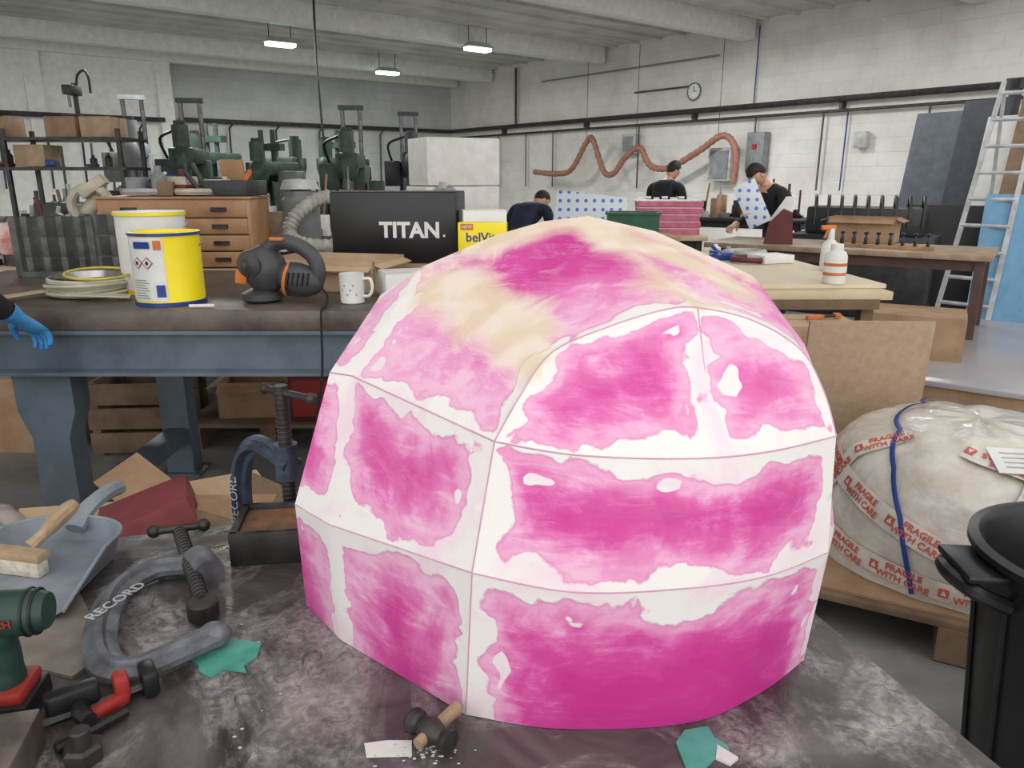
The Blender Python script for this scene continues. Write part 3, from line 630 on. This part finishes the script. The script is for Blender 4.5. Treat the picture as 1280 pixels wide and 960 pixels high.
sp=nt.nodes.new('ShaderNodeSeparateXYZ'); nt.links.new(tc.outputs['Object'],sp.inputs[0])
fx=ma('SUBTRACT',ma('FRACT',ma('MULTIPLY',sp.outputs[0],13)),.5); fz=ma('SUBTRACT',ma('FRACT',ma('MULTIPLY',sp.outputs[2],13)),.5)
msk=ma('LESS_THAN',ma('ADD',ma('MULTIPLY',fx,fx),ma('MULTIPLY',fz,fz)),.045)
nt.links.new(mixc(msk,lin((214,222,230)),lin((92,116,200))),pb.inputs['Base Color'])
b=B('dotted_panel').box((0,0,0),(.64,.02,.38),dots,(-24,6,0),.002).box((0,.1,-.02),(.05,.03,.30),wood).done((.70,6.85,1.09),-6)
b=B('green_crate').box((0,0,.01),(.42,.28,.02),gpl)
for s_ in (-1,1): b.box((s_*.205,0,.09),(.012,.28,.18),gpl).box((0,s_*.135,.09),(.42,.012,.18),gpl).box((0,s_*.145,.175),(.45,.02,.02),gpl)
b.done((1.0,6.3,.95),-8); table('workbench',.5,1.35,6.05,6.6,.95,card,dark)
pkb=M('pink_box',(206,112,140),.5,c2=(178,84,112),sc_=12)
b=B('pink_board_stack')
for i in range(5): b.box((R.uniform(-.02,.02),0,.025+.062*i),(.6,.35,.05),pkb).box((R.uniform(-.01,.01),0,.053+.062*i),(.59,.34,.008),white)
for i in range(8): b.box((-.26+.075*i,-.1,.32+.01*(i%2)),(.05,.05,.02),white)
b.done((1.45,7.15,.901),-6)
ttop=M('table_top_brown',(164,142,118),.5,c2=(134,112,90)); tleg=M('brown_steel',(92,66,58),.6)
table('workbench',1.61,3.61,5.5,6.3,.9,ttop,tleg,-34.7)
dm_=B('sheet_machine').box((0,0,.45),(1.6,.6,.9),dark,bev=.02).box((0,0,1.05),(1.3,.45,.3),dark,bev=.03)
for i in range(9): dm_.tube(cr([(-.6+.15*i,0,1.2),(-.58+.15*i,-.1,1.32),(-.55+.15*i,-.2,1.2),(-.55+.15*i,-.22,1.0)],4),.02,black,6)
dm_.done((3.7,7.95,0),-35).scale=(.85,1,.93)
clutter('bench_clutter',-.6,.6,-.3,.3,.0,30,44,.4,rz=-35,loc=(2.8,9.2,.95),p=[black,dark,redk,card,lgrey,grey]); table('workbench',2.0,3.6,8.8,9.6,.95,dark,dark,-35)
cbox('cardboard_box',(2.85,6.15,.901),(.5,.3,.2),-34,card,open_=True)
b=B('clamp_row').box((0,0,.012),(.75,.1,.024),wood)
for i in range(9): b.box((-.33+.083*i,0,.045),(.02,.05,.05),black,bev=.003).cyl((-.33+.083*i,0,.06),(-.33+.083*i,0,.1),.008,blue,seg=8).ell((-.33+.083*i,0,.105),(.018,.018,.012),black,seg=8)
b.done((2.72,5.62,.901),-34.7)
b=B('display_carton').poly([(-.11,0),(.11,0),(.09,.24),(.02,.27),(-.08,.16)],.16,redk,euler_m((90,0,0))).poly([(-.08,.18),(.03,.36),(.09,.36),(.05,.1)],.1,white,Matrix.Translation((0,.02,0))@euler_m((90,0,0))).done((2.15,6.1,.901),-20)
b=B('plywood_bench').box((0,0,.86),(.72,1.8,.04),ply,bev=.003).box((.02,.05,.892),(.68,1.7,.02),M('mdf_pale',(214,200,174),.6,c2=(200,184,156),sc_=3),(0,0,1)).box((.0,-.1,.82),(.6,1.6,.05),dwood)
for sx in (-1,1):
    for sy in (-1,1): b.box((sx*.28,sy*.8,.42),(.06,.06,.82),dwood)
b.done((1.44,4.42,0),1)
b=B('spray_bottle').lathe([(0,0),(.05,0),(.053,.006),(.053,.13),(.045,.15),(.03,.16),(.03,.185),(.028,.19),(0,.19)],white,(0,0,0),24).lathe([(.054,.04),(.054,.1)],orange,(0,0,0),24).lathe([(0.0545,.055),(.0545,.085)],white,(0,0,0),24).done((1.58,3.66,.904))
b=B('spray_bottle').lathe([(0,0),(.045,0),(.047,.006),(.047,.12),(.04,.15),(.018,.17),(.018,.19),(0,.19)],white,(0,0,0),20).cyl((0,0,.19),(0,0,.23),.016,white,seg=10).box((-.02,0,.235),(.08,.022,.025),orange,bev=.004).box((-.03,0,.2),(.008,.012,.05),orange,(0,20,0)).done((1.765,4.18,.904))
clutter('bench_clutter',1.25,1.6,4.5,5.1,.904,8,51,.07,p=[white,blue,lgrey,redk,lgrey])
cbox('cardboard_box',(2.6,4.72,0),(.55,.45,.58),-30,card)
mdf=M('mdf_sheet',(172,148,124),.8,c2=(158,132,108),sc_=30)
b=B('mdf_sheet').box((0,0,.415),(.50,.018,.83),mdf,(4,0,0),.001).done((1.47,3.02,.01),-3)
cbox('cardboard_box',(1.27,3.32,0),(.52,.32,.78),-6,card2)
b=B('hand_clamp').box((0,0,.012),(.09,.02,.02),orange,(0,0,20),.004).tube([(.03,.01,.012),(.13,.05,.012)],.007,black,6).box((.12,.05,.012),(.03,.03,.02),orange,bev=.003).done((1.36,3.3,.787))
b=B('pallet')
for y in (-.9,-.45,0,.45,.9): b.box((0,y,.12),(1.2,.12,.02),dwood)
for x in (-.5,0,.5): b.box((x,0,.055),(.1,1.9,.11),dwood)
b.done((3.25,4.75,0),-38)
gs=M('glossy_grey_sheet',(176,172,176),.2,c2=(164,160,164),sc_=1)
b=B('plastic_sheet_stack').box((0,0,.08),(1.45,2.3,.15),card).box((.0,0,.17),(1.5,2.35,.03),gs,bev=.002).done((3.25,4.75,.131),-38)
def leanb(name,x,y,w,h,mat,tilt,rz,t=.03):
    b=B(name); T=Matrix.Rotation(math.radians(-tilt),4,'X')
    bm=bmesh.new(); bmesh.ops.create_cube(bm,size=1)
    for v in bm.verts: v.co=V((v.co.x*w,v.co.y*t+t/2,(v.co.z+.5)*h))
    b.bm(bm,mat,T); return b.done((x,y,.01),rz)
slate=M('slate_board',(92,98,108),.5)
leanb('leaning_board',4.72,8.75,.9,2.15,slate,9,-60); leanb('leaning_board',4.88,8.45,.5,2.25,M('slate_dark',(64,70,78),.5),9,-60)
leanb('leaning_board',4.92,8.1,.4,2.05,white,9,-60); leanb('leaning_board',5.0,7.85,.25,2.3,M('old_wood',(150,124,98),.7),9,-60)
leanb('leaning_board',5.12,7.65,.3,2.35,grey,9,-60); leanb('leaning_board',5.3,7.4,.5,2.4,dark,9,-60)
leanb('leaning_board',4.62,8.1,.8,1.12,black,7,-30)
leanb('blue_insulation_board',4.95,6.9,1.2,1.28,M('insulation_blue',(120,168,200),.6,c2=(106,154,190)),14,-35,.05)
b=B('board_rack')
for x in (0,1.2): b.box((x,.9,1.25),(.1,.1,2.5),dark).box((x,.4,.05),(.1,1.1,.1),dark)
b.box((.6,.9,2.45),(1.4,.1,.12),dark).done((5.1,8.6,0),-51.4)
al=M('aluminium',(222,224,226),.35,.15)
b=B('step_ladder')
T=Matrix.Rotation(math.radians(-16),4,'X')
for s_ in (-1,1): b.tube([T@V((s_*.24,0,0)),T@V((s_*.17,0,2.4))],.03,al,4,flat=.5,up=(1,0,0)); 
for i in range(9):
    z=.2+.26*i; w=.24-.07*z/2.5; b.tube([T@V((-w,0,z)),T@V((w,0,z))],.02,al,6)
for s_ in (-1,1): b.tube([V((s_*.24,1.15,0)),T@V((s_*.15,.02,2.3))],.02,al,4)
b.done((4.42,7.25,.01),-50)
# ---------- wrapped dome on pallet
b=B('pallet')
for y in (-.5,-.25,0,.25,.5): b.box((0,y,.125),(1.15,.14,.022),dwood,bev=.002)
for x in (-.5,0,.5): b.box((x,0,.06),(.1,1.15,.11),dwood)
b.box((0,0,.141),(1.1,1.08,.008),card).done((1.58,2.42,0),-28)
wrap=M('bubble_wrap',(218,213,204),.25,c2=(194,184,172),sc_=9,bump=.5,bs=28,coat=.4)
CX,CY,CZ=1.6,2.42,.146
def sf(th,ph):
    a=math.radians(th); f=math.radians(ph); q=1+.03*noise.noise(V((math.cos(a)*2.2,math.sin(a)*2.2,f*3)))
    r=.52*math.cos(f)**.62*q if ph<89.9 else 0; return V((CX+r*math.cos(a),CY+r*math.sin(a),CZ+.465*math.sin(f)**.8*q))
def sfn(th,ph):
    e=.5; p=sf(th,ph); a=sf(th+e,ph)-p; c=sf(th,min(ph+e,89.8))-p; n=a.cross(c); n.normalize(); return p,n
b=B('wrapped_dome'); n1_,n2_=96,36; vs=[];fs=[]
for j in range(n2_+1):
    for i in range(n1_):
        p=sf(360*i/n1_,90*j/n2_*.9999); fade=min(1,(n2_-j)/6); w_=noise.noise(V((p.x*14,p.y*14,p.z*14)))*.006+abs(noise.noise(V((p.x*7+p.z*9,p.y*7-p.z*5,p.z*16))))*.008; vs.append(p+(p-V((CX,CY,.2))).normalized()*(w_-.003)*fade)
for j in range(n2_):
    for i in range(n1_): i2=(i+1)%n1_; fs.append([j*n1_+i,j*n1_+i2,(j+1)*n1_+i2,(j+1)*n1_+i])
b.add(vs,fs,wrap)
tape=M('fragile_tape',(230,222,212),.3); tred=M('tape_red',(206,96,80),.5); 
def tapestrip(path,wd,mat,txt=True,off=.011):
    P=[]
    for (a,f),(a2,f2) in zip(path,path[1:]):
        for k in range(14): P.append((a+(a2-a)*k/14,f+(f2-f)*k/14))
    vs=[];pp=[sfn(*q) for q in P]
    for i,(p,n) in enumerate(pp):
        t=(pp[min(i+1,len(pp)-1)][0]-pp[max(i-1,0)][0]).normalized(); s_=n.cross(t).normalized()
        vs+= [p+n*off+s_*wd/2,p+n*(off+.002),p+n*off-s_*wd/2]
    b.add(vs,[[3*i+k,3*i+k+1,3*i+k+4,3*i+k+3] for i in range(len(pp)-1) for k in (0,1)],mat)
    if txt:
        L=0; last=pp[0][0]; k=0; nxt=.05
        for i in range(1,len(pp)-1):
            L+=(pp[i][0]-last).length; last=pp[i][0]
            if L>nxt:
                p,n=pp[i]; t=(pp[i+1][0]-pp[i-1][0]).normalized(); y=n.cross(t).normalized()
                Tm=Matrix.Translation(p+n*(off+.004))@Matrix((t,y,n)).transposed().to_4x4()
                if k%2==0: b.text('FRAGILE\nWITH CARE',.030,tred,Tm,.0004,bold=.0008)
                else:
                    b.poly([(-.014,-.014),(.014,-.014),(.014,.014),(-.014,.014)],.0008,tred,Tm); b.poly([(-.008,-.008),(.008,-.008),(0,.01)],.0014,tape,Tm)
                nxt=L+(.11 if k%2==0 else .085); k+=1
tapestrip([(170,38),(200,28),(235,16),(262,13),(300,16)],.07,tape); tapestrip([(172,12),(200,6),(235,4),(275,5)],.06,tape)
tapestrip([(300,14),(285,35),(262,55),(230,66)],.07,tape); tapestrip([(250,10),(252,30),(262,50),(300,74)],.07,tape)
tapestrip([(180,22),(185,45),(200,66)],.06,tape)
tapestrip([(226,1),(218,25),(208,45),(190,66),(130,80),(60,60)],.016,blue,False,.014)
p,n=sfn(262,62); b.poly([(-.1,-.06),(.1,-.06),(.1,.06),(-.1,.06)],.002,white,facing(p+n*.016,n))
for k in range(4): b.poly([(-.07,-.035+.022*k),(.05,-.035+.022*k),(.05,-.03+.022*k),(-.07,-.03+.022*k)],.001,lgrey,facing(p+n*.019,n))
b.done(ang=60)
# ---------- bin
bb=M('bin_black',(32,33,35),.35,c2=(24,24,26))
b=B('black_bin').lathe([(0,.01),(.19,.01),(.2,.03),(.25,.62),(.262,.63),(.262,.655),(.275,.66),(.275,.675),(.255,.68),(.24,.66),(.19,.04),(0,.04)],bb,(0,0,0),56)
for k in range(12):
    a=math.radians(k*30+15); b.tube([(.207*math.cos(a),.207*math.sin(a),.06),(.249*math.cos(a),.249*math.sin(a),.57)],.006,bb,6)
for s_ in (-1,1):
    b.tube(cr([(s_*.24,-.07,.58),(s_*.31,-.065,.61),(s_*.335,0,.62),(s_*.31,.065,.61),(s_*.24,.07,.58)],5),.017,bb,8); b.box((s_*.285,0,.64),(.09,.15,.02),bb,bev=.008)
b.done((1.25,1.38,.0),-6).scale=(.98,.98,.965)
# ---------- PEOPLE
skinm=M('skin',(206,160,136),.5,c2=(196,146,122)); hairm=M('dark_hair',(34,26,22),.7); eyew=M('eye_white',(235,235,235),.3)
def skin_mesh(vs,es,rs,sub=2):
    me=bpy.data.meshes.new('s'); me.from_pydata(vs,es,[]); ob=bpy.data.objects.new('s',me); sc.collection.objects.link(ob)
    ob.modifiers.new('k','SKIN'); sd=ob.modifiers.new('u','SUBSURF'); sd.levels=sub; sd.render_levels=sub
    for i,r in enumerate(rs):
        d_=me.skin_vertices[0].data[i]; d_.radius=(r,r) if not isinstance(r,tuple) else r
        d_.use_root=(i==0)
    bpy.context.view_layer.update()
    m2=bpy.data.meshes.new_from_object(ob.evaluated_get(bpy.context.evaluated_depsgraph_get()))
    r=([v.co.copy() for v in m2.vertices],[list(p.vertices) for p in m2.polygons]); bpy.data.objects.remove(ob); return r
def person(name,loc,rz,top,trou,lean_=0,head_dn=0,head_yaw=0,lh=None,rh=None,hands=None,hair=hairm,sub=2,s=1.0):
    b=B(name)
    Lr=Matrix.Translation((0,0,.95))@Matrix.Rotation(math.radians(lean_),4,'X')@Matrix.Translation((0,0,-.95))
    U=lambda p: tuple(Lr@V(p))
    J=[(0,0,.93),U((0,0,1.1)),U((0,.01,1.28)),U((0,.01,1.42)),U((0,-.005,1.50)),U((0,-.02,1.56))]
    rr=[(.145,.11),(.13,.10),(.16,.115),(.12,.09),.052,.05]; E=[(0,1),(1,2),(2,3),(3,4),(4,5)]; tag=['t','u','u','u','h','h']
    wr={}
    for sx,hd,key in ((-1,rh,'r'),(1,lh,'l')):
        sh=U((sx*.19,.01,1.41)); 
        wrist=V(hd) if hd else V((sx*.25,-.06,.86))
        shv=V(sh); dv=wrist-shv; L=min(dv.length,.53); wrist=shv+dv.normalized()*L
        mid=(shv+wrist)/2; hh=math.sqrt(max(0,.275**2-(L/2)**2)); bd=V((sx*.5,.35,-1)); bd=bd-dv.normalized()*bd.dot(dv.normalized()); bd.normalize(); el=mid+bd*hh
        i=len(J); J+= [sh,tuple(shv.lerp(el,.5)),tuple(el),tuple(el.lerp(wrist,.5)),tuple(wrist)]; rr+= [.068,.056,.047,.041,.03]; tag+=['u']*5
        E+= [(3,i),(i,i+1),(i+1,i+2),(i+2,i+3),(i+3,i+4)]; wr[key]=(el,wrist,sx)
    for sx in (-1,1):
        i=len(J); J+= [(sx*.095,0,.86),(sx*.10,-.01,.68),(sx*.105,-.015,.49),(sx*.105,.01,.28),(sx*.105,.03,.10),(sx*.11,-.06,.05),(sx*.12,-.16,.04)]
        rr+= [.095,.08,.06,.055,.04,.042,.035]; tag+=['t']*5+['s']*2
        E+= [(0,i)]+[(i+k,i+k+1) for k in range(6)]
    vs,fs=skin_mesh(J,E,rr,sub)
    mats={'u':top,'t':trou,'h':skinm,'s':black}
    Jv=[V(j) for j in J]
    groups={}
    for f in fs:
        c=sum((vs[i] for i in f),V())/len(f); best=min(E,key=lambda e:segd(c,Jv[e[0]],Jv[e[1]])); a_,b_=best
        t=tag[a_] if (c-Jv[a_]).length<(c-Jv[b_]).length else tag[b_]
        groups.setdefault(t,[]).append(f)
    o=len(b.v); b.v+=[tuple(v) for v in vs]
    for t,fl_ in groups.items():
        k=b.m(mats[t])
        for f in fl_: b.f.append([i+o for i in f]); b.mi.append(k)
    Hm=Matrix.Translation(Lr@V((0,-.02,1.56)))@Matrix.Rotation(math.radians(lean_+head_dn),4,'X')@Matrix.Rotation(math.radians(head_yaw),4,'Z')
    def hf(q):
        q=q.copy()
        if q.z<0: q.x*=1-.28*(-q.z)**1.5; q.y*=1-.12*(-q.z)
        if q.y<-.55: q.y=-.55-(abs(q.y)-.55)*.8
        return q
    H=B('h'); H.ell((0,0,.10),(.075,.093,.118),skinm,seg=28,fn=hf)
    H.add([(-.014,-.078,.085),(.014,-.078,.085),(0,-.108,.082),(0,-.083,.125),(0,-.085,.072)],[[0,2,3],[2,1,3],[0,4,2],[4,1,2]],skinm)
    for sx in (-1,1):
        H.ell((sx*.03,-.078,.115),(.013,.007,.007),eyew,seg=10); H.ell((sx*.03,-.0845,.115),(.005,.003,.005),black,seg=8); H.box((sx*.03,-.084,.135),(.034,.006,.006),hair,bev=.001)
        H.ell((sx*.076,.0,.10),(.01,.02,.032),skinm,seg=10)
    H.ell((0,-.082,.048),(.024,.007,.006),M('lips',(170,100,95),.5),seg=10)
    def hfn(q):
        q=q.copy()
        if q.z<.42:
            q.y=max(q.y,-.1+(.42-q.z)*.22)
            if q.z<-.3: q.x*=.85
        return q
    H.ell((0,.012,.118),(.083,.096,.116),hair,seg=28,fn=hfn)
    for v in range(len(H.v)): H.v[v]=tuple(Hm@V(H.v[v]))
    o=len(b.v); b.v+=H.v
    for f,mi in zip(H.f,H.mi): b.f.append([i+o for i in f]); b.mi.append(b.m(H.mats[mi]))
    for key,(el,w_,sx) in wr.items():
        hm=hands or skinm; d_=(w_-el).normalized(); side=d_.cross(V((0,0,1)))
        if side.length<.2: side=V((0,1,0))
        side.normalize(); nn=side.cross(d_)
        if nn.z>0: nn=-nn
        tsd=side if (side.x*sx<0) else -side
        cs=[(-.05,.036,.034),(-.03,.035,.031),(0,.03,.021),(.03,.038,.018),(.06,.043,.017),(.085,.042,.015),(.094,.034,.009)]
        vs=[];fs=[];n=14
        for (q,wx,tz) in cs:
            for k in range(n):
                a=2*math.pi*k/n; vs.append(w_+d_*q+side*math.cos(a)*wx+nn*math.sin(a)*tz)
        for i in range(len(cs)-1):
            for k in range(n): fs.append([i*n+k,i*n+(k+1)%n,(i+1)*n+(k+1)%n,(i+1)*n+k])
        fs.append([(len(cs)-1)*n+k for k in range(n)]); b.add(vs,fs,hm)
        for fi,(off,L) in enumerate(((.03,.072),(.011,.08),(-.010,.075),(-.030,.058))):
            p0=w_+d_*.078+tsd*off
            p1=p0+d_*L*.45+nn*.006; p2=p1+(d_*.75+nn*.65).normalized()*L*.32; p3=p2+(d_*.35+nn*.93).normalized()*L*.27
            b.tube([p0,p1,p2,p3,p3+nn*.004],[.0105,.0095,.0088,.0075,.003],hm,10)
        p0=w_+d_*.025+tsd*.026; p1=p0+(d_*.6+tsd*.75+nn*.3).normalized()*.034; p2=p1+(d_*.9+tsd*.25+nn*.4).normalized()*.03; p3=p2+(d_+nn*.5).normalized()*.022
        b.tube([p0,p1,p2,p3],[.014,.0115,.01,.005],hm,10)
    ob=b.done(loc,rz,ang=70); ob.scale=(s,s,s); return ob
blk=M('black_cotton',(34,35,40),.85,c2=(24,24,28)); jean=M('dark_trousers',(44,50,66),.85); navy=M('navy_cotton',(38,44,68),.85,c2=(28,32,50))
person('person',(1.63,8.6,0),140,blk,jean,26,18,0,lh=(.15,-.48,1.0),rh=(-.15,-.48,1.0),s=.95)
person('person',(2.52,7.15,0),-62,blk,jean,26,36,0,lh=(.12,-.46,1.16),rh=(-.16,-.46,1.05),s=.93)
b=B('dotted_panel').box((0,0,0),(.20,.012,.40),dots,(0,-26,0),.001).done((2.14,6.82,1.18),-10)
person('person',(.0,7.15,0),150,navy,jean,60,10,0,lh=(.15,-.58,.95),rh=(-.15,-.58,.95),s=.93)
glove=M('blue_glove',(78,156,214),.45,c2=(60,136,202),sc_=20)
person('person',(-1.87,1.97,0),180,blk,jean,12,18,0,rh=(-.34,-.30,.985),lh=(.18,-.30,1.0),hands=glove,s=1.0)
# ---------- LIGHT
w=bpy.data.worlds.new('sky_with_front_fill'); sc.world=w; w.use_nodes=True; nt=w.node_tree; bg=nt.nodes['Background']; bg.inputs[0].default_value=(1,.99,.97,1)
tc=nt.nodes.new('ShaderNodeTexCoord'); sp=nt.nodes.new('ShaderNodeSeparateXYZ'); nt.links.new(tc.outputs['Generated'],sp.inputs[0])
st=ma('ADD',ma('MULTIPLY',ma('MAXIMUM',ma('MULTIPLY',sp.outputs[1],-1),0),1.05),.86); nt.links.new(st,bg.inputs[1])  # sky made stronger behind the camera, an added frontal fill for the dome
def area(name,loc,size,pw,rot=(0,0,0),col=(1,1,1),sy=None):
    l=bpy.data.lights.new(name,'AREA'); l.energy=pw; l.shape='RECTANGLE'; l.size=size; l.size_y=sy or size; l.color=col
    o=bpy.data.objects.new(name,l); o.location=loc; o.rotation_euler=[math.radians(a) for a in rot]; sc.collection.objects.link(o)
area('background_fill',(-5,11,3.7),2.5,230,sy=.5); area('background_fill',(1.5,12,3.7),2.5,190,sy=.5); area('background_fill',(-3,16,3.6),2.5,140,sy=.5); area('background_fill',(4,9.5,3.7),2.5,80,sy=.5)  # added area lamps to brighten the background, separate from the modelled ceiling fittings
# ---------- CAMERA
cam=bpy.data.cameras.new('camera'); cam.lens=26.16; cam.sensor_width=36; co=bpy.data.objects.new('camera',cam); co.location=(0,0,1.4); co.rotation_euler=(math.radians(90-15.45),0,0); sc.collection.objects.link(co); sc.camera=co
cam.clip_start=.05
